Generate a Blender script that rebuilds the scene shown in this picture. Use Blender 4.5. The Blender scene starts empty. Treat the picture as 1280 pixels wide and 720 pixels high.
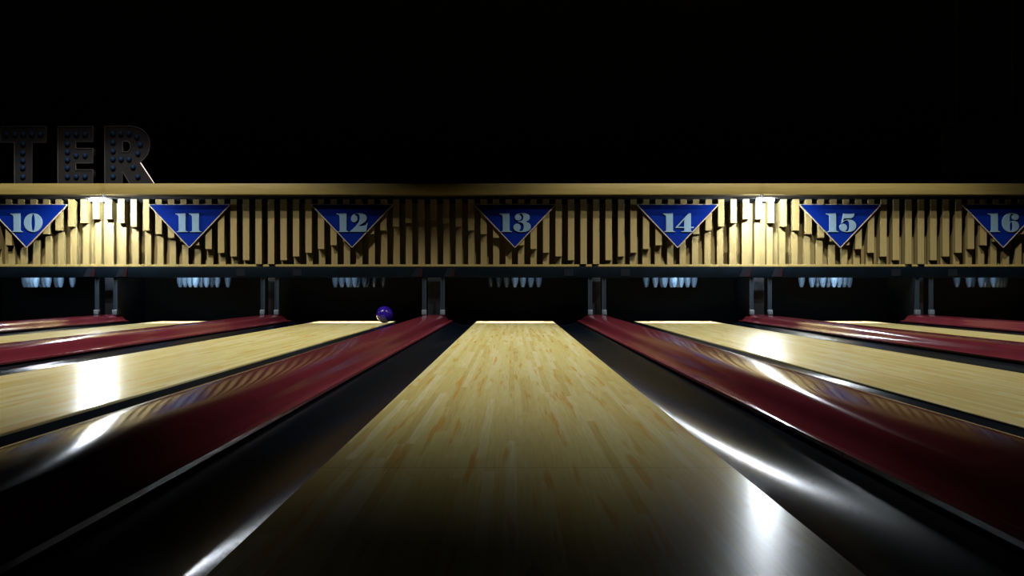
import bpy, bmesh, math, random
from mathutils import Vector, Matrix
random.seed(7)
S = bpy.context.scene
C = S.collection
PI = math.pi

# ------------------------------------------------------------------ helpers
def link(name, me, mat=None, parent=None):
    o = bpy.data.objects.new(name, me); C.objects.link(o)
    if mat is not None and me is not None and not me.materials: me.materials.append(mat)
    if parent: o.parent = parent
    return o

def obj(name, bm, mat, parent=None, smooth=None, loc=None):
    bmesh.ops.recalc_face_normals(bm, faces=bm.faces)
    me = bpy.data.meshes.new(name); bm.to_mesh(me); bm.free()
    if smooth is not None:
        for p in me.polygons: p.use_smooth = True
        me.set_sharp_from_angle(angle=math.radians(smooth))
    o = link(name, me, mat, parent)
    if loc: o.location = loc
    return o

def empty(name, loc=(0, 0, 0)):
    o = bpy.data.objects.new(name, None); C.objects.link(o); o.location = loc
    o.empty_display_size = .1
    return o

def tag(o, label=None, cat=None, group=None, kind=None):
    if label: o['label'] = label
    if cat: o['category'] = cat
    if group: o['group'] = group
    if kind: o['kind'] = kind
    return o

def box(bm, x0, x1, y0, y1, z0, z1, bev=0, seg=2):
    g = bmesh.ops.create_cube(bm, size=1)
    vs = g['verts']
    for v in vs:
        v.co = Vector(((x0+x1)/2 + v.co.x*(x1-x0), (y0+y1)/2 + v.co.y*(y1-y0), (z0+z1)/2 + v.co.z*(z1-z0)))
    if bev:
        es = list({e for v in vs for e in v.link_edges})
        bmesh.ops.bevel(bm, geom=es, offset=bev, segments=seg, profile=.5, affect='EDGES')
    return bm

def boxo(name, dims, mat, parent=None, bev=0, seg=2):
    bm = bmesh.new(); box(bm, *dims, bev=bev, seg=seg)
    return obj(name, bm, mat, parent, smooth=40 if bev else None)

def sweep(pts, ys, closed=True):
    """profile (x,z) swept along the list of y stations"""
    bm = bmesh.new(); rows = []
    for y in ys: rows.append([bm.verts.new((x, y, z)) for x, z in pts])
    n = len(pts)
    for a, b in zip(rows, rows[1:]):
        for i in range(n if closed else n-1):
            j = (i+1) % n
            bm.faces.new((a[i], a[j], b[j], b[i]))
    if closed:
        bm.faces.new(rows[0]); bm.faces.new(rows[-1])
    return bm

def lathe(prof, n=24):
    bm = bmesh.new(); rows = []
    for r, z in prof:
        if r < 1e-6: rows.append([bm.verts.new((0, 0, z))])
        else: rows.append([bm.verts.new((r*math.cos(2*PI*k/n), r*math.sin(2*PI*k/n), z)) for k in range(n)])
    for a, b in zip(rows, rows[1:]):
        for k in range(n):
            q = (k+1) % n
            if len(a) == 1 and len(b) == 1: continue
            if len(a) == 1: bm.faces.new((a[0], b[k], b[q]))
            elif len(b) == 1: bm.faces.new((a[k], a[q], b[0]))
            else: bm.faces.new((a[k], a[q], b[q], b[k]))
    return bm

def outline(cmds, n=10):
    """path commands -> points; ('M',x,y) ('L',x,y) ('C',x1,y1,x2,y2,x,y)"""
    out = []
    for c in cmds:
        if c[0] in 'ML': out.append((c[1], c[2]))
        else:
            x0, y0 = out[-1]
            for k in range(1, n+1):
                t = k/n; u = 1-t
                out.append((u**3*x0+3*u*u*t*c[1]+3*u*t*t*c[3]+t**3*c[5],
                            u**3*y0+3*u*u*t*c[2]+3*u*t*t*c[4]+t**3*c[6]))
    if math.hypot(out[0][0]-out[-1][0], out[0][1]-out[-1][1]) < 1e-6: out.pop()
    return out

def ellipse(cx, cy, rx, ry, n=32):
    return [(cx+rx*math.cos(2*PI*k/n), cy+ry*math.sin(2*PI*k/n)) for k in range(n)]

def plate(name, polys, depth, mat, parent=None, bevel=0.0, y=0.0):
    """closed outlines in x/z -> solid plate whose front is at y (facing -Y) and which is `depth` thick"""
    cu = bpy.data.curves.new(name, 'CURVE'); cu.dimensions = '2D'; cu.fill_mode = 'BOTH'
    cu.extrude = max(depth/2-bevel, .0005); cu.bevel_depth = bevel; cu.bevel_resolution = 1; cu.offset = -bevel
    for pts in polys:
        sp = cu.splines.new('POLY'); sp.points.add(len(pts)-1); sp.use_cyclic_u = True
        for p, (x, z) in zip(sp.points, pts): p.co = (x, z, 0, 1)
    tmp = bpy.data.objects.new(name+'_curve', cu); C.objects.link(tmp)
    dg = bpy.context.evaluated_depsgraph_get(); dg.update()
    me = bpy.data.meshes.new_from_object(tmp.evaluated_get(dg))
    bpy.data.objects.remove(tmp); bpy.data.curves.remove(cu)
    me.name = name
    me.transform(Matrix.Translation((0, y+depth/2, 0)) @ Matrix.Rotation(PI/2, 4, 'X'))
    me.materials.clear()
    return link(name, me, mat, parent)

def tube(name, pts, r, mat, parent=None, y=0.0, cyclic=True):
    cu = bpy.data.curves.new(name, 'CURVE'); cu.dimensions = '3D'; cu.bevel_depth = r; cu.bevel_resolution = 2
    sp = cu.splines.new('POLY'); sp.points.add(len(pts)-1); sp.use_cyclic_u = cyclic
    for p, (x, z) in zip(sp.points, pts): p.co = (x, y, z, 1)
    tmp = bpy.data.objects.new(name+'_curve', cu); C.objects.link(tmp)
    dg = bpy.context.evaluated_depsgraph_get(); dg.update()
    me = bpy.data.meshes.new_from_object(tmp.evaluated_get(dg))
    bpy.data.objects.remove(tmp); bpy.data.curves.remove(cu)
    me.name = name; me.materials.clear()
    return link(name, me, mat, parent)

# ------------------------------------------------------------------ materials
class NT:
    def __init__(s, name):
        s.m = bpy.data.materials.new(name); s.m.use_nodes = True
        s.t = s.m.node_tree; s.n = s.t.nodes; s.b = s.n['Principled BSDF']
    def add(s, kind, **kw):
        nd = s.n.new(kind)
        for k, v in kw.items(): setattr(nd, k, v)
        return nd
    def l(s, a, b): s.t.links.new(a, b)
    def math(s, op, a, b=None):
        nd = s.add('ShaderNodeMath', operation=op)
        for i, v in enumerate((a, b)):
            if v is None: continue
            if isinstance(v, (int, float)): nd.inputs[i].default_value = v
            else: s.l(v, nd.inputs[i])
        return nd.outputs[0]
    def ramp(s, fac, stops):
        r = s.add('ShaderNodeValToRGB'); e = r.color_ramp.elements
        while len(e) < len(stops): e.new(.5)
        for q, (p, c) in zip(e, stops): q.position = p; q.color = (*c, 1)
        s.l(fac, r.inputs[0]); return r.outputs[0]
    def mix(s, fac, a, b, blend='MIX'):
        nd = s.add('ShaderNodeMix', data_type='RGBA', blend_type=blend)
        for i, v in ((0, fac), (6, a), (7, b)):
            if isinstance(v, (int, float)): nd.inputs[i].default_value = v
            elif isinstance(v, tuple): nd.inputs[i].default_value = (*v, 1)
            else: s.l(v, nd.inputs[i])
        return nd.outputs[2]

def plain(name, col, rough=.5, metal=0, var=.12, scale=8, coat=0, coat_rough=.05, spec=.5, bump=0):
    """a coloured surface with slight procedural mottling"""
    t = NT(name)
    tc = t.add('ShaderNodeTexCoord'); no = t.add('ShaderNodeTexNoise'); no.inputs['Scale'].default_value = scale
    no.inputs['Detail'].default_value = 4
    t.l(tc.outputs['Object'], no.inputs['Vector'])
    lo = tuple(c*(1-var) for c in col); hi = tuple(min(1, c*(1+var)) for c in col)
    t.l(t.ramp(no.outputs['Fac'], [(.3, lo), (.7, hi)]), t.b.inputs['Base Color'])
    t.b.inputs['Roughness'].default_value = rough; t.b.inputs['Metallic'].default_value = metal
    t.b.inputs['Specular IOR Level'].default_value = spec
    t.b.inputs['Coat Weight'].default_value = coat; t.b.inputs['Coat Roughness'].default_value = coat_rough
    if bump:
        bp = t.add('ShaderNodeBump'); bp.inputs['Strength'].default_value = bump; bp.inputs['Distance'].default_value = .01
        t.l(no.outputs['Fac'], bp.inputs['Height']); t.l(bp.outputs['Normal'], t.b.inputs['Normal'])
    return t.m

def lane_wood():
    t = NT('lane_wood')
    tc = t.add('ShaderNodeTexCoord'); sx = t.add('ShaderNodeSeparateXYZ'); t.l(tc.outputs['Object'], sx.inputs[0])
    x, y = sx.outputs[0], sx.outputs[1]
    info = t.add('ShaderNodeObjectInfo')
    bi = t.math('FLOOR', t.math('DIVIDE', x, .0269))
    bi = t.math('ADD', bi, t.math('MULTIPLY', t.math('ROUND', t.math('MULTIPLY', info.outputs['Random'], 40)), 50))
    wn = t.add('ShaderNodeTexWhiteNoise', noise_dimensions='1D'); t.l(bi, wn.inputs['W'])
    pl = t.math('FLOOR', t.math('DIVIDE', t.math('ADD', y, t.math('MULTIPLY', wn.outputs['Value'], 5)), 1.7))
    cv = t.add('ShaderNodeCombineXYZ'); t.l(bi, cv.inputs[0]); t.l(pl, cv.inputs[1])
    w2 = t.add('ShaderNodeTexWhiteNoise', noise_dimensions='2D'); t.l(cv.outputs[0], w2.inputs['Vector'])
    base = t.ramp(w2.outputs['Value'], [(0, (.56, .46, .16)), (.3, (.62, .53, .20)), (.65, (.65, .58, .25)), (1, (.70, .64, .35))])
    mp = t.add('ShaderNodeMapping'); mp.inputs['Scale'].default_value = (30, 1.1, 1); t.l(tc.outputs['Object'], mp.inputs[0])
    no = t.add('ShaderNodeTexNoise'); no.inputs['Scale'].default_value = 1; no.inputs['Detail'].default_value = 5
    t.l(mp.outputs[0], no.inputs['Vector'])
    fl = t.ramp(no.outputs['Fac'], [(.57, (0, 0, 0)), (.66, (1, 1, 1))])
    c = t.mix(t.math('MULTIPLY', fl, .75), base, (.58, .34, .055))
    mp2 = t.add('ShaderNodeMapping'); mp2.inputs['Scale'].default_value = (150, 3, 1); t.l(tc.outputs['Object'], mp2.inputs[0])
    n2 = t.add('ShaderNodeTexNoise'); n2.inputs['Scale'].default_value = 1; n2.inputs['Detail'].default_value = 3
    t.l(mp2.outputs[0], n2.inputs['Vector'])
    c = t.mix(.35, c, t.ramp(n2.outputs['Fac'], [(.3, (.62, .6, .55)), (.7, (1, 1, 1))]), 'MULTIPLY')
    # hair-line joint across the boards
    jd = t.math('ABSOLUTE', t.math('SUBTRACT', y, 3.05))
    jm = t.math('MULTIPLY', t.math('LESS_THAN', jd, .006), .35)
    c = t.mix(jm, c, (.2, .13, .04))
    t.l(c, t.b.inputs['Base Color'])
    rr = t.math('ADD', .205, t.math('MULTIPLY', n2.outputs['Fac'], .05))
    t.l(rr, t.b.inputs['Roughness'])
    t.b.inputs['Specular IOR Level'].default_value = .8
    return t.m

def slat_wood(name, a, b, rough=.5, sc=(30, 30, 2.2)):
    t = NT(name)
    tc = t.add('ShaderNodeTexCoord'); mp = t.add('ShaderNodeMapping'); mp.inputs['Scale'].default_value = sc
    t.l(tc.outputs['Object'], mp.inputs[0])
    no = t.add('ShaderNodeTexNoise'); no.inputs['Scale'].default_value = 1; no.inputs['Detail'].default_value = 5
    no.inputs['Distortion'].default_value = .6
    t.l(mp.outputs[0], no.inputs['Vector'])
    info = t.add('ShaderNodeObjectInfo')
    c = t.ramp(no.outputs['Fac'], [(.3, a), (.7, b)])
    c = t.mix(.4, c, t.ramp(info.outputs['Random'], [(0, (.82, .82, .82)), (1, (1.0, .97, .93))]), 'MULTIPLY')
    t.l(c, t.b.inputs['Base Color']); t.b.inputs['Roughness'].default_value = rough
    return t.m

def emission(name, col, strength):
    t = NT(name)
    t.b.inputs['Base Color'].default_value = (*col, 1)
    t.b.inputs['Emission Color'].default_value = (*col, 1)
    t.b.inputs['Emission Strength'].default_value = strength
    return t.m

M = {}
M['lane'] = lane_wood()
M['deck'] = slat_wood('deck_lit_laminate', (.62, .52, .33), (.72, .62, .42), .3, (40, 2, 1))  # paler base carries part of the bright light on the deck
M['slat'] = slat_wood('slat_wood', (.35, .262, .098), (.45, .345, .14))
M['beamwood'] = slat_wood('beam_wood', (.39, .29, .083), (.47, .36, .115), .55, (2.2, 30, 30))
M['cap'] = plain('maroon_vinyl', (.135, .018, .028), .115, var=.1, scale=3, spec=.7)
M['lip'] = plain('maroon_lip', (.135, .018, .028), .2, var=.1, scale=3, spec=.3)
M['lip'].node_tree.nodes['Principled BSDF'].inputs['IOR'].default_value = 1.3
M['gutter'] = plain('gutter_black', (.001, .0028, .006), .235, var=.2, scale=5, spec=.4)
M['gutter'].node_tree.nodes['Principled BSDF'].inputs['IOR'].default_value = 1.18
M['header'] = plain('header_paint', (.003, .0065, .0105), .45, var=.25, scale=5, spec=.06)
M['hatch'] = plain('bracket_grey', (.008, .010, .015), .6, var=.2, scale=20, spec=.1)
M['dred'] = plain('bracket_dark_red', (.020, .005, .006), .6, var=.2, scale=20, spec=.1)
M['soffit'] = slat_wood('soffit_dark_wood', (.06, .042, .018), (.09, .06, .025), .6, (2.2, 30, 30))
M['black'] = plain('matt_black', (.003, .003, .0035), .95, var=.2, scale=4)
M['room'] = plain('room_black_paint', (.004, .004, .005), .9, var=.2, scale=1.5)
M['floor'] = plain('floor_dark', (.006, .006, .008), .8, var=.2, scale=2)
M['navy'] = plain('kickback_navy', (.006, .009, .015), .5, var=.2, scale=6)
M['steel'] = plain('post_steel', (.035, .052, .075), .4, metal=.4, var=.15, scale=12)
M['foot'] = plain('post_foot_steel', (.16, .19, .23), .45, metal=.3, var=.15, scale=12)
M['sign'] = plain('sign_blue', (.0025, .020, .22), .5, var=.06, scale=4, spec=.06)
M['edge'] = plain('sign_edge', (.55, .44, .30), .4, var=.1, scale=20)
M['digit'] = plain('digit_pale_blue', (.23, .36, .47), .5, var=.04, scale=20)
M['pin'] = plain('pin_white', (.58, .70, .84), .3, var=.03, scale=10)
M['arrow'] = plain('arrow_black', (.006, .006, .008), .3, var=.1, scale=30)
M['letter'] = plain('letter_grey', (.022, .02, .022), .7, var=.15, scale=9, spec=.2)
M['letrim'] = plain('letter_rim', (.05, .042, .04), .55, var=.15, scale=9)
M['letbulb'] = plain('letter_bulb_blue', (.008, .026, .07), .6, var=.1, scale=30, spec=.2)
M['screen'] = plain('screen_navy', (.004, .006, .03), .5, var=.1, scale=3)
M['lamp'] = emission('globe_lamp_glass', (.84, .93, 1.0), 1650)
M['lens'] = emission('downlight_lens', (1, .96, .88), 2.0)
# swirled blue bowling ball
t = NT('ball_blue'); tc = t.add('ShaderNodeTexCoord'); no = t.add('ShaderNodeTexNoise')
no.inputs['Scale'].default_value = 9; no.inputs['Distortion'].default_value = 2.2; no.inputs['Detail'].default_value = 4
t.l(tc.outputs['Object'], no.inputs['Vector'])
t.l(t.ramp(no.outputs['Fac'], [(.35, (.010, .003, .12)), (.65, (.028, .009, .26))]), t.b.inputs['Base Color'])
t.b.inputs['Roughness'].default_value = .2; t.b.inputs['Coat Weight'].default_value = .25; t.b.inputs['Specular IOR Level'].default_value = .3
M['ball'] = t.m

# ------------------------------------------------------------------ dimensions
H0 = .455                 # camera height above the lane
F = 1506.0                # focal length in pixels of the 1280 frame
X13 = .038; SP = 2.165    # centre of lane 13 and lane spacing
def lx(n): return X13 + (n-13)*SP
YN, YT = -2.6, 16.6       # near and far end of the lanes
LW = .525
LAMPS = (lx(10)+SP/2, lx(14)+SP/2)
XL, XR = -7.35, 7.35

# ------------------------------------------------------------------ the room
RX = 13.0
def struct(name, dims, mat): return tag(boxo(name, dims, mat), kind='structure')
struct('floor', (-RX, RX, -6, 20, -.2, -.1), M['floor'])
struct('ceiling', (-RX, RX, -6, 20, 10.4, 10.5), M['room'])
struct('wall_back', (-RX, RX, 20, 20.2, -.2, 10.5), M['room'])
struct('wall_left', (-RX-.2, -RX, -6, 20.2, -.2, 10.5), M['room'])
struct('wall_right', (RX, RX+.2, -6, 20.2, -.2, 10.5), M['room'])

# ------------------------------------------------------------------ lanes
def strip(x0, x1, y0, y1, z0, z1, ny=1):
    bm = bmesh.new(); box(bm, x0, x1, y0, y1, z0, z1, bev=.003, seg=1); return bm
for n in range(11, 17):
    ln = obj('bowling_lane', strip(-LW, LW, YN, 15.36, -.1, 0), M['lane'])
    ln.location.x = lx(n)
    tag(ln, f'glossy yellow wooden bowling lane running to the pins under sign number {n}', 'bowling lane', 'wooden lanes')
    obj('pin_deck', strip(-LW, LW, 15.362, YT, -.1, 0), M['deck'], ln)
    if n == 13:
        ln['label'] = 'glossy wooden lane in the middle under sign number 13, nearest to the viewer'
        ar = bmesh.new()
        for q in ((0, 2.0), ): 
            pts = [(0, 2.0), (.022, 1.86), (0, 1.885), (-.022, 1.86)]
            lo = [ar.verts.new((a-.002, b, -.001)) for a, b in pts]; hi = [ar.verts.new((a-.002, b, .0012)) for a, b in pts]
            ar.faces.new(hi); ar.faces.new(lo[::-1])
            for k in range(4): ar.faces.new((lo[k], lo[(k+1) % 4], hi[(k+1) % 4], hi[k]))
        a = obj('arrow_marker', ar, M['arrow'], ln); a['label'] = 'black aiming arrow inlaid in the lane'

# gutters: concave troughs both sides of each lane
def gutter_profile():
    W = .335; top = []
    n = 28
    for k in range(n+1):
        x = W*k/n
        if x <= .235: z = -.041 + (x-.13)**2/.54
        else:                                     # flattens out under the lip of the capping
            q = (x-.235)/(W-.235); z0, s0 = -.041 + .105**2/.54, .105*2/.54*(W-.235)
            z = z0 + s0*(q - q*q/2)
        top.append((x, z))
    if top[-1][1] > .006: top = [(x, z-(top[-1][1]-.006)*max(0, (x-.2)/.135)**2) for x, z in top]
    bot = [(x, z-.006) for x, z in top[::-1]]
    return top + bot
gp = gutter_profile()
YG = 16.12
for n in range(11, 16):
    for s, nm in ((-1, 'left'), (1, 'right')):
        if n == 16 and s > 0: continue
        g = obj('gutter', sweep([(s*(LW+.004+x), z) for x, z in gp], [YN, YG]), M['gutter'], smooth=50)
        g.location.x = lx(n)
        tag(g, f'black glossy gutter along the {nm} edge of the lane under sign number {n}', 'gutter', 'lane gutters')

# maroon cappings on the divisions
half = [(0, .100), (.05, .0995), (.09, .097), (.12, .092), (.142, .0845), (.157, .074), (.168, .061), (.177, .048),
        (.188, .036), (.200, .028), (.212, .0235), (.222, .0215)]
def capping_profile():
    r = half + [(.222, .008), (.195, .008), (.195, -.1)]
    return [(-x, z) for x, z in r[::-1] if x > 0] + r
def lip_profile(s):
    pts = [(.2225, .009), (.2225, .0214), (.230, .0221), (.238, .0223), (.2475, .0216), (.2475, .009)]
    return [(s*x, z) for x, z in pts]
YC = 16.14
for n in range(10, 16):
    c = obj('capping', sweep(capping_profile(), [YN, YC]), M['cap'], smooth=50)
    c.location.x = lx(n)+SP/2
    tag(c, f'rounded maroon division capping between the lanes numbered {n} and {n+1}', 'capping', 'maroon division cappings')
    for s in (-1, 1): obj('lip', sweep(lip_profile(s), [YN, YC]), M['lip'], c, smooth=50)

# ------------------------------------------------------------------ slat screen
def hy(y, Y): return H0 + (360-y)*Y/F            # height seen at image row y for depth Y
PIT = SP/13
YF, YL, YB = 16.05, 16.135, 16.24                # upper block front, slat front, back board
TOPF, TOPB = hy(249, YF), hy(249, YF)-.045
BOT = hy(330.5, YF)
scr = empty('slat_screen', (0, YB, BOT))
tag(scr, 'wooden screen of vertical slats with zigzag stepped upper blocks above the lanes', 'slat screen')
def child(name, bm, mat, parent, smooth=None):
    o = obj(name, bm, mat, parent, smooth); o.location = -parent.location if parent.parent is None else (0, 0, 0)
    return o
bm = bmesh.new(); box(bm, XL, XR, YB, YB+.03, BOT-.02, TOPB); child('back_board', bm, M['slat'], scr)
bm = bmesh.new(); box(bm, XL, XR, YF+.03, YB, hy(333.3, YF), BOT, bev=.003, seg=1); child('bottom_rail', bm, M['beamwood'], scr)
SWID = .0845
def slat_mesh(x, y0, y1, zb, slope):
    """a block whose top is cut on a slope"""
    bm = bmesh.new(); h = SWID/2
    zt0 = TOPF - (y0-YF)*slope; zt1 = TOPF - (y1-YF)*slope
    co = [(-h, y0, zb), (h, y0, zb), (h, y1, zb), (-h, y1, zb), (-h, y0, zt0), (h, y0, zt0), (h, y1, zt1), (-h, y1, zt1)]
    v = [bm.verts.new(Vector(c)) for c in co]
    for f in ((0, 1, 2, 3), (4, 5, 6, 7), (0, 1, 5, 4), (1, 2, 6, 5), (2, 3, 7, 6), (3, 0, 4, 7)): bm.faces.new([v[i] for i in f])
    bmesh.ops.bevel(bm, geom=list(bm.edges), offset=.002, segments=1, affect='EDGES')
    return bm
slope = (TOPF-TOPB)/(YB-YF)
cache = {}
k0 = int(math.floor((XL-X13)/PIT)); k1 = int(math.ceil((XR-X13)/PIT))
for k in range(k0, k1):
    x = X13 + (k+.5)*PIT
    if x < XL+.05 or x > XR-.05: continue
    # position in the two-lane period; the longest blocks stand over the boundaries 11/12, 13/14, 15/16
    q = (k - 6.5 + 13) % 26                       # 0 at the boundary between an even and an odd step
    q = (k + 7) % 26
    nn = q if q < 13 else 25-q                    # 0 .. 12
    nn = 12-nn
    zb = hy(330 - 4.67*nn, YF)
    key = 'low'
    if key not in cache:
        o = obj('slat', slat_mesh(0, YL, YB, BOT, slope), M['slat']); cache[key] = o.data
    else: o = link('slat', cache[key])
    o.parent = scr; o.location = Vector((x, 0, 0)) - scr.location
    if nn not in cache:
        u = obj('upper_block', slat_mesh(0, YF, YL-.0005, zb if nn else BOT+.003, slope), M['slat']); cache[nn] = u.data
    else: u = link('upper_block', cache[nn])
    u.parent = o

# ------------------------------------------------------------------ beam over the slats
YBM = 15.81
ZB0, ZB1 = hy(243, YBM), hy(229.3, YBM)
bmr = empty('fascia_beam', (0, YBM, ZB0))
tag(bmr, 'long pale wooden beam running across above the slat screen', 'beam', kind='thing')
bm = bmesh.new(); box(bm, XL, XR, YBM, YBM+.035, ZB0, ZB1, bev=.004, seg=2); child('front_board', bm, M['beamwood'], bmr, 40)
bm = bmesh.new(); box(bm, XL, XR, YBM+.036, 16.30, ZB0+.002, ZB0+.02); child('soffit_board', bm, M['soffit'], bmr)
bm = bmesh.new(); box(bm, XL, XR, YBM+.036, 16.42, ZB1-.03, ZB1-.003); child('top_board', bm, M['black'], bmr)
bm = bmesh.new(); box(bm, XL, XR, 16.301, 16.34, TOPB-.05, ZB1-.031); child('rear_board', bm, M['black'], bmr)

# ------------------------------------------------------------------ header band with plates, posts, kickbacks
YH = 15.92
ZH0, ZH1 = hy(347, YH), hy(333.2, YH)
hd = boxo('header_band', (XL, XR, YH, YH+.10, ZH0, ZH1), M['header'], bev=.004)
tag(hd, 'dark blue-black header band below the slats, over the row of hanging pins', 'header band')
def para(x0, x1, x2, x3, z0, z1, y0, y1):
    """slanted plate: bottom from x0 to x1, top from x2 to x3"""
    bm = bmesh.new()
    c = [(x0, z0), (x1, z0), (x3, z1), (x2, z1)]
    a = [bm.verts.new((x, y0, z)) for x, z in c]; b = [bm.verts.new((x, y1, z)) for x, z in c]
    bm.faces.new(a); bm.faces.new(b[::-1])
    for k in range(4): bm.faces.new((a[k], a[(k+1) % 4], b[(k+1) % 4], b[k]))
    return bm
pxm = YH/F
for n in range(10, 16):
    xc = lx(n)+SP/2
    wide = n % 2 == 0
    for s in (-1, 1):
        if wide:
            x = xc + s*.212 + .012
            g = obj('gusset', para(x-.085, x+.005, x-.03, x+.055, ZH0+.012, ZH1-.018, YH-.012, YH+.002), M['hatch'], hd)
            r = obj('red_edge', para(x+.005, x+.055, x+.055, x+.072, ZH0+.012, ZH1-.018, YH-.011, YH+.002), M['dred'], g)
            r['label'] = 'dark red side of the slanted plate'
        else:
            x = xc + s*.375
            obj('cover_plate', strip(x-.06, x+.06, YH-.006, YH+.002, ZH0+.02, ZH1-.035), M['hatch'], hd)
YP = 15.955
PZ0 = .1005
for n in range(10, 16):
    xc = lx(n)+SP/2 + .005
    d = .1215 if n % 2 == 0 else .092
    for s, nm in ((-1, 'left'), (1, 'right')):
        p = empty('guard_post', (xc+s*d, YP, PZ0))
        tag(p, f'slim grey steel post, the {nm} one of the pair between lanes {n} and {n+1}', 'post', 'steel posts between the lanes')
        bm = bmesh.new(); w = .027
        box(bm, -w, w, -.006, .024, .07, ZH0-PZ0-.0005, bev=.003, seg=1)          # channel: web and two flanges
        box(bm, -w, -w+.012, -.018, -.006, .07, ZH0-PZ0-.0005)
        box(bm, w-.018, w, -.014, -.006, .07, ZH0-PZ0-.0005)
        obj('shaft', bm, M['steel'], p)
        bm = bmesh.new(); box(bm, -.031, .031, -.06, .028, 0, .068, bev=.006, seg=2)
        obj('foot', bm, M['foot'], p, 40)
    kb = boxo('kickback_panel', (xc-d+.03, xc+d-.03, 16.16, 17.3, -.1, ZH0+.1), M['navy'], bev=.004)
    tag(kb, f'dark navy partition between the pin decks of lanes {n} and {n+1}', 'partition', 'partitions between the pin decks')
st = struct('wall_pit', (XL, XR, 17.32, 17.40, -.1, 1.6), M['black'])
st.name = 'wall_rear'

# ------------------------------------------------------------------ pins hanging in the racks
inch = .0254
PROF = [(0, 0), (.90, 0), (1.015, .1), (1.414, .75), (1.953, 2.25), (2.255, 3.375), (2.383, 4.5), (2.281, 5.875), (1.851, 7.25),
        (1.236, 8.625), (.982, 9.375), (.898, 10), (.935, 10.875), (1.047, 11.75), (1.203, 12.625), (1.273, 13.5), (1.15, 14.3), (.8, 14.8), (0, 15)]
pin_me = None
PP, PD, YP0 = .222, .15, 16.345
ZPIN = hy(359.2, 16.5)
row_nm = ['front row', 'second row', 'third row', 'back row']
ordn = {1: ['only pin'], 2: ['left pin', 'right pin'], 3: ['left pin', 'middle pin', 'right pin'],
        4: ['outer left pin', 'inner left pin', 'inner right pin', 'outer right pin']}
for n in range(10, 17):
    rk = boxo('pin_rack', (lx(n)-.5, lx(n)+.5, 16.28, 17.0, ZPIN+14.4*inch+.001, ZPIN+14.4*inch+.04), M['black'], bev=.004)
    tag(rk, f'black rack holding the hanging pins of lane {n}', 'pin rack', 'pin racks')
    for r in range(4):
        for i in range(r+1):
            if pin_me is None:
                o = obj('hanging_bowling_pin', lathe([(a*inch*.76, b*inch*.96) for a, b in PROF], 28), M['pin'], smooth=60); pin_me = o.data
            else: o = link('hanging_bowling_pin', pin_me)
            o.location = (lx(n)+(i-r/2)*PP, YP0+r*PD, ZPIN)
            tag(o, f'white pin hanging over lane {n}, {ordn[r+1][i]} of the {row_nm[r]}', 'bowling pin', 'pins hanging in the racks')

# ------------------------------------------------------------------ lane signs
YS = 16.02
mz = 16.0/F/10.29
def g1(x): # numeral one, x = left end of the flag
    P = [('M', 0, 240), ('L', 0, 228), ('C', 40, 230, 90, 228, 130, 225), ('L', 132, 436), ('C', 132, 455, 148, 460, 163, 461), ('L', 163, 468),
         ('L', 15, 468), ('L', 15, 461), ('C', 32, 460, 43, 455, 43, 436), ('L', 41, 275), ('C', 40, 255, 28, 245, 0, 240)]
    return [[(a+x, b) for a, b in outline(P)]]
def g0(): return [ellipse(90, 347, 120, 122, 44), ellipse(89, 346, 24, 110, 36)]
def g2():
    P = [('M', 503, 300), ('C', 500, 255, 545, 222, 610, 222), ('C', 670, 222, 708, 250, 708, 287), ('C', 708, 335, 655, 358, 598, 389),
         ('C', 630, 394, 670, 388, 685, 382), ('C', 700, 375, 706, 360, 710, 347), ('L', 719, 350), ('L', 701, 466), ('L', 492, 466), ('L', 492, 458),
         ('C', 530, 425, 590, 372, 606, 330), ('C', 624, 282, 615, 233, 580, 232), ('C', 562, 232, 551, 238, 546, 244),
         ('C', 570, 250, 588, 275, 588, 300), ('C', 588, 325, 565, 342, 545, 342), ('C', 518, 342, 503, 325, 503, 300)]
    return [[(a-515, b) for a, b in outline(P)]]
def g3():
    P = [('M', 498, 280), ('C', 498, 240, 540, 222, 600, 222), ('C', 660, 222, 692, 245, 692, 280), ('C', 692, 310, 670, 328, 635, 335),
         ('C', 680, 345, 706, 365, 706, 402), ('C', 706, 450, 650, 470, 585, 470), ('C', 520, 470, 480, 445, 480, 405), ('C', 480, 380, 500, 360, 527, 360),
         ('C', 555, 360, 574, 380, 574, 405), ('C', 574, 430, 560, 445, 550, 450), ('C', 560, 456, 570, 458, 580, 457), ('C', 603, 455, 613, 430, 613, 395),
         ('C', 613, 360, 590, 342, 540, 340), ('L', 540, 331), ('C', 590, 330, 607, 310, 607, 275), ('C', 607, 245, 590, 234, 570, 236), ('C', 560, 237, 553, 241, 550, 245),
         ('C', 570, 250, 583, 265, 583, 282), ('C', 583, 305, 565, 320, 542, 320), ('C', 517, 320, 498, 305, 498, 280)]
    return [[(a-500, b) for a, b in outline(P)]]
def g4():
    P = [('M', 658, 225), ('L', 685, 225), ('L', 685, 401), ('L', 720, 401), ('L', 720, 416), ('L', 685, 416), ('L', 685, 445), ('C', 685, 456, 700, 460, 715, 461),
         ('L', 715, 468), ('L', 558, 468), ('L', 558, 461), ('C', 585, 460, 597, 456, 597, 445), ('L', 597, 416), ('L', 487, 416), ('L', 487, 404), ('L', 658, 225)]
    return [[(a-515, b) for a, b in outline(P)], [(a-515, b) for a, b in ((597, 401), (597, 312), (514, 401))]]
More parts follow.
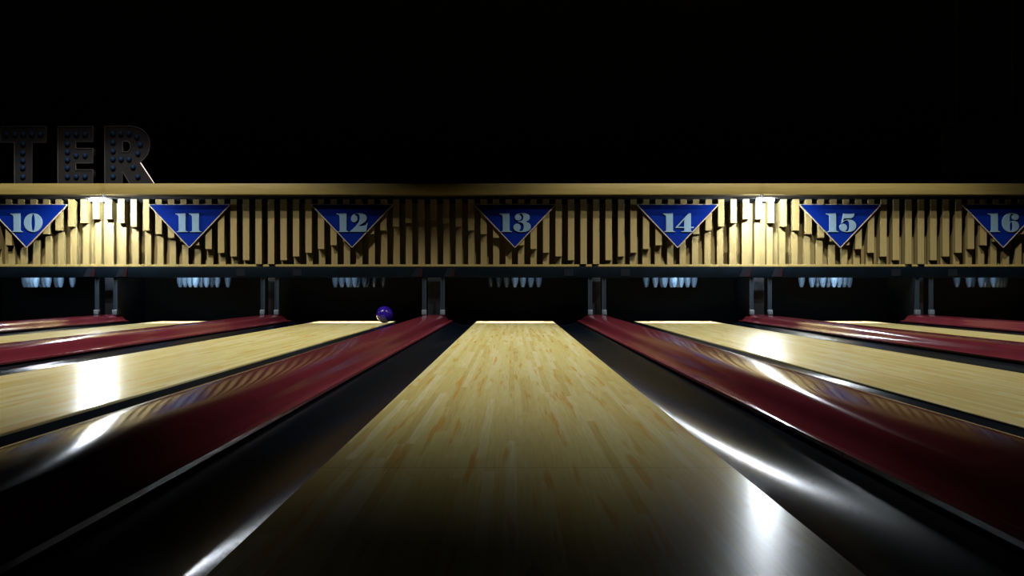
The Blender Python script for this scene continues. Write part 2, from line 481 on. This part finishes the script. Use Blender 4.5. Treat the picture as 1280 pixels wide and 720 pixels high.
def g5():
    P = [('M', 553, 228), ('C', 600, 234, 650, 234, 698, 227), ('C', 697, 265, 680, 291, 640, 292), ('C', 605, 293, 572, 290, 558, 302), ('L', 552, 332),
         ('C', 567, 315, 592, 308, 622, 308), ('C', 682, 308, 720, 340, 720, 388), ('C', 720, 440, 670, 470, 605, 470), ('C', 545, 470, 503, 445, 503, 408),
         ('C', 503, 380, 525, 362, 553, 362), ('C', 582, 362, 603, 382, 603, 410), ('C', 603, 435, 590, 448, 576, 455), ('C', 585, 461, 595, 461, 602, 460),
         ('C', 625, 458, 632, 425, 632, 385), ('C', 632, 345, 620, 319, 597, 319), ('C', 567, 319, 550, 340, 541, 358), ('L', 526, 358), ('L', 553, 228)]
    return [[(a-520, b) for a, b in outline(P)]]
def g6():
    P = [('M', 965, 276), ('C', 965, 240, 920, 222, 870, 222), ('C', 800, 222, 747, 270, 747, 350), ('C', 747, 425, 800, 472, 865, 472),
         ('C', 925, 472, 968, 440, 968, 393), ('C', 968, 348, 938, 324, 900, 324), ('C', 875, 324, 858, 330, 848, 338), ('L', 848, 300), ('C', 848, 260, 855, 236, 885, 236),
         ('C', 895, 236, 900, 240, 903, 243), ('C', 885, 250, 873, 262, 873, 280), ('C', 873, 302, 893, 315, 918, 315), ('C', 945, 315, 965, 300, 965, 276)]
    return [[(a-768, b) for a, b in outline(P)], [(a-768, b) for a, b in ellipse(866, 397, 17, 60, 32)]]
GL = {10: [g1(-205), g0()], 11: [g1(-176), g1(-3)], 12: [g1(-200), g2()], 13: [g1(-200), g3()],
      14: [g1(-193), g4()], 15: [g1(-190), g5()], 16: [g1(-203), g6()]}
ZT, ZTIP = hy(255.2, YS), hy(310.2, YS)
def rounded_tri(w, h, r):
    """triangle pointing down, tip at the origin"""
    P = [Vector((-w, h)), Vector((w, h)), Vector((0, 0))]; out = []
    for i in range(3):
        p, a, b = P[i], P[i-1], P[(i+1) % 3]
        da, db = (a-p).normalized(), (b-p).normalized()
        ang = da.angle(db); d = r/math.tan(ang/2); c = p+(da+db).normalized()*(r/math.sin(ang/2))
        s, e = p+da*d-c, p+db*d-c
        a0 = math.atan2(s.y, s.x); da_ = (math.atan2(e.y, e.x)-a0+PI) % (2*PI)-PI
        for k in range(7):
            q = a0+da_*k/6; out.append((c.x+r*math.cos(q), c.y+r*math.sin(q)))
    return out
for n in range(10, 17):
    sg = empty('lane_sign', (lx(n), YS, ZTIP))
    tag(sg, f'blue downward-pointing triangular sign with the pale number {n}', 'lane sign', 'lane number signs')
    W, Hh = .560, ZT-ZTIP
    outer = rounded_tri(W, Hh, .014)
    inn = rounded_tri(W-.029, Hh-.0225, .006); inn = [(x, z+.0145) for x, z in inn]
    plate('panel', [inn], .018, M['sign'], sg, y=.004)
    plate('border', [outer, inn], .028, M['edge'], sg, bevel=.002, y=-.002)
    for gl in GL[n]:
        plate('digit', [[(a*mz, (675-b)*mz) for a, b in poly] for poly in gl], .016, M['digit'], sg, bevel=.003, y=-.0115)

# ------------------------------------------------------------------ marquee letters on the beam
YLT = 16.02
def lp(x, y): return ((x-640)*YLT/F, hy(y, YLT))
zlow = 360-(ZB1-.003+.0095-H0)*F/YLT
LET = {
 'T': ([[(0.5, 158), (57.5, 158), (57.5, 178), (40, 178), (40, zlow), (17.7, zlow), (17.7, 178), (0.5, 178)]],
       [(8, 168), (18.5, 168), (29, 168), (39.5, 168), (50, 168), (28.5, 180), (28.5, 191), (28.5, 201), (28.5, 210), (28.5, 221)]),
 'E': ([[(72, 158), (116, 158), (116, 177), (94.5, 177), (94.5, 185.5), (116, 185.5), (116, 203.8), (94.5, 203.8), (94.5, 212.3), (116, 212.3), (116, zlow), (72, zlow)]],
       [(84, 168), (95, 168), (106, 168), (84, 180), (84, 190), (95, 194.5), (106, 194.5), (84, 200), (84, 210), (84, 221), (95, 221), (106, 221)]),
 'R': ([outline([('M', 130.7, 157.7), ('L', 160, 157.7), ('C', 178, 157.7, 187, 168, 187, 180), ('C', 187, 191, 182, 199, 173.5, 202.5), ('L', 192.3, zlow), ('L', 162.3, zlow),
                 ('L', 153, 214.5), ('L', 153, zlow), ('L', 130.7, zlow)]),
        outline([('M', 153, 176.5), ('L', 157, 176.5), ('C', 161.5, 176.5, 163, 179.5, 163, 183.3), ('C', 163, 187.5, 161, 190, 157, 190), ('L', 153, 190)])],
       [(141, 167), (151, 167), (161, 167), (171, 171), (141, 178), (175, 181), (141, 189), (172, 192), (141, 199), (151, 199), (161, 199), (141, 210), (166, 209), (141, 221), (172, 221)]),
}
for ch, (polys, bulbs) in LET.items():
    xs = [p[0] for p in polys[0]]; ox, oz = lp((min(xs)+max(xs))/2, zlow)
    e = empty('marquee_letter', (ox, YLT, oz))
    tag(e, f'unlit dark grey marquee letter {ch} with blue bulbs standing on the wooden beam', 'letter', 'marquee letters on the beam')
    P = [[(lp(x, y)[0]-ox, lp(x, y)[1]-oz) for x, y in poly] for poly in polys]
    plate('face', P, .10, M['letter'], e, y=.012)
    for poly in P:
        m = len(poly)
        tube('rim', poly, .009, M['letrim'], e, y=.008)
    bme = None
    for bx, by in bulbs:
        q = lp(bx, by)
        if bme is None:
            bo = obj('bulb', lathe([(0, -.012), (.034, -.012), (.038, 0), (.034, .018), (.02, .03), (0, .034)], 16), M['letbulb'], e, 60); bme = bo.data
            bme.transform(Matrix.Rotation(PI/2, 4, 'X'))
        else: bo = link('bulb', bme, None, e)
        bo.location = (q[0]-ox, .010, q[1]-oz)

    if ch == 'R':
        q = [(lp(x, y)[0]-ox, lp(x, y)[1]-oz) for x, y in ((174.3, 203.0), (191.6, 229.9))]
        ns = tube('glow_strip', q, .0075, emission('glow_strip', (1, .80, .70), 1.1), e, y=.045, cyclic=False)  # emissive strip added to stand for the bright edge of the leg
        ns['label'] = 'thin added pinkish glow strip for the bright edge of the R leg'

# dim navy screen above the beam, right edge of the picture
sc = empty('hanging_screen', (6.75, 17.2, hy(216, 17.2)))
tag(sc, 'unlit navy screen in the dark above the beam behind sign number 16', 'screen')
w, h = .62, .72
boxo('screen_face', (-w+.03, w-.03, -.012, .02, .03, h-.03), M['screen'], sc)
bm = bmesh.new()
for d in ((-w, w, -.02, .05, 0, .03), (-w, w, -.02, .05, h-.03, h), (-w, -w+.03, -.02, .05, .03, h-.03), (w-.03, w, -.02, .05, .03, h-.03), (-w, w, .021, .05, .03, h-.03)): box(bm, *d)
for s in (-1, 1): box(bm, s*.4-.015, s*.4+.015, 0, .03, h, 10.4-sc.location.z)
obj('frame', bm, M['room'], sc)

# ------------------------------------------------------------------ ball
BX, BY, BR = (480.6-640)/F*15.72, 15.72, .109
ball = obj('bowling_ball', lathe([(BR*math.sin(PI*k/32) if 0 < k < 32 else 0, -BR*math.cos(PI*k/32)) for k in range(33)], 48), M['ball'], smooth=80, loc=(BX, BY, BR+.0003))
tag(ball, 'shiny deep blue bowling ball at the far end of the lane under sign 12', 'bowling ball')
hole = obj('finger_hole', lathe([(0, -.002), (.012, -.002), (.0125, .0005), (0, .0005)], 16), M['black'], ball)
hole.location = (0, .6*BR, .8*BR); hole.rotation_euler = (-math.atan2(.6, .8), 0, 0)
for dx, a in ((-.02, .75), (.02, .75)):
    hh = link('finger_hole', hole.data, None, ball)
    v = Vector((dx, a*BR, math.sqrt(1-a*a-(dx/BR)**2)*BR)); hh.location = v
    hh.rotation_euler = Vector((0, 0, 1)).rotation_difference(v.normalized()).to_euler()

# ------------------------------------------------------------------ lamps
for i, x in enumerate(LAMPS):
    nn = (10, 14)[i]
    YL0, ZL0 = 15.63, hy(250, 15.63)
    lamp = empty('tube_lamp', (x, YL0, ZL0))
    tag(lamp, f'short bright tube lamp under the beam between signs {nn} and {nn+1}', 'lamp', 'tube lamps under the beam')
    bm = bmesh.new(); box(bm, -.42, .42, -.03, .075, .027, .034, bev=.002, seg=1)
    obj('hood', bm, M['black'], lamp)  # added shield, keeps the tube's light off the beam face
    bm = bmesh.new(); box(bm, -.02, .02, .07, .24, .028, .034); box(bm, -.02, .02, .225, .24, .034, ZB0+.0015-ZL0)
    obj('bracket', bm, M['black'], lamp)
    LT = .11
    tb = lathe([(0, -LT), (.012, -LT), (.014, -LT+.004), (.014, LT-.004), (.012, LT), (0, LT)], 20)
    bmesh.ops.rotate(tb, verts=tb.verts, cent=(0, 0, 0), matrix=Matrix.Rotation(PI/2, 3, 'Y'))
    obj('tube', tb, M['lamp'], lamp, 40)
    for q in (-1, 1):
        bm = bmesh.new(); box(bm, q*(LT+.008)-.007, q*(LT+.008)+.007, -.012, .012, -.012, .026, bev=.002, seg=1)
        obj('lamp_holder', bm, M['foot'], lamp)
    # two downlights hang from the ceiling in line with each lamp: a high lane flood and a lower wash in front of the screen
    for kind, Y, Z, P, ang, bl in (('high', 10.2, 8.8, 3350, 90.4, .40), ('low', 12.8, 4.3, 235, 122, .13)):
        dl = empty('downlight', (x, Y, Z))
        tag(dl, f'black {kind} hanging downlight in line with the division between lanes {nn} and {nn+1}', 'downlight', 'ceiling downlights')
        obj('housing', lathe([(.085, -.02), (.10, -.02), (.10, .22), (.03, .26), (0, .26), (0, .245), (.085, .2)], 28), M['black'], dl, 40)
        obj('stem', lathe([(0, .255), (.004, .255), (.004, 10.4-Z), (0, 10.4-Z)], 12), M['black'], dl, 40)
        L = bpy.data.lights.new('downlight_lamp', 'SPOT'); L.energy = P; L.spot_size = math.radians(ang); L.spot_blend = bl
        L.shadow_soft_size = .04; L.color = (1.0, .97, .90)
        lo = bpy.data.objects.new('downlight_lamp', L); C.objects.link(lo); lo.location = (x, Y, Z-.03)

for n in range(10, 17):
    # warm strip under the header that lights the pin deck
    L = bpy.data.lights.new('deck_lamp', 'AREA'); L.shape = 'RECTANGLE'; L.size = 1.0; L.size_y = .04; L.energy = 18; L.spread = math.radians(85)
    L.color = (1, .86, .62)
    o = bpy.data.objects.new('deck_lamp', L); C.objects.link(o); o.location = (lx(n), 15.99, ZH0-.002); o.rotation_euler = (math.radians(8), 0, 0)
    # added unseen cool fill behind the header, brightens the hanging pins
    L = bpy.data.lights.new('pin_fill', 'AREA'); L.shape = 'RECTANGLE'; L.size = .9 if n in (10, 11, 14, 15) else .65; L.size_y = .03; L.spread = math.radians(140)
    L.energy = {10: 1.7, 11: 1.7, 12: .45, 13: .35, 14: 1.7, 15: 1.7, 16: .35}[n]; L.color = (.5, .75, 1)
    side = {10: .15, 11: -.15, 12: -.35, 13: .35, 14: .15, 15: -.15, 16: -.35}[n]
    o = bpy.data.objects.new('pin_fill', L); C.objects.link(o); o.location = (lx(n)+side, YH+.105, ZH0+.02)
    o.rotation_euler = (math.radians(90), 0, math.radians(0))
    
# ------------------------------------------------------------------ camera, world, view
w = bpy.data.worlds.new('World'); S.world = w; w.use_nodes = True
w.node_tree.nodes['Background'].inputs[0].default_value = (.5, .6, 1, 1)
w.node_tree.nodes['Background'].inputs[1].default_value = .0005
cam = bpy.data.cameras.new('Camera'); cam.sensor_width = 36; cam.lens = F/1280*36; cam.clip_end = 100
co = bpy.data.objects.new('Camera', cam); C.objects.link(co); co.location = (0, 0, H0); co.rotation_euler = (PI/2, 0, 0)
S.camera = co
S.view_settings.view_transform = 'Standard'; S.view_settings.look = 'None'
S.view_settings.exposure = 0; S.view_settings.gamma = 1; S.view_settings.use_curve_mapping = False
S.cycles.use_denoising = True
S.cycles.diffuse_bounces = 0
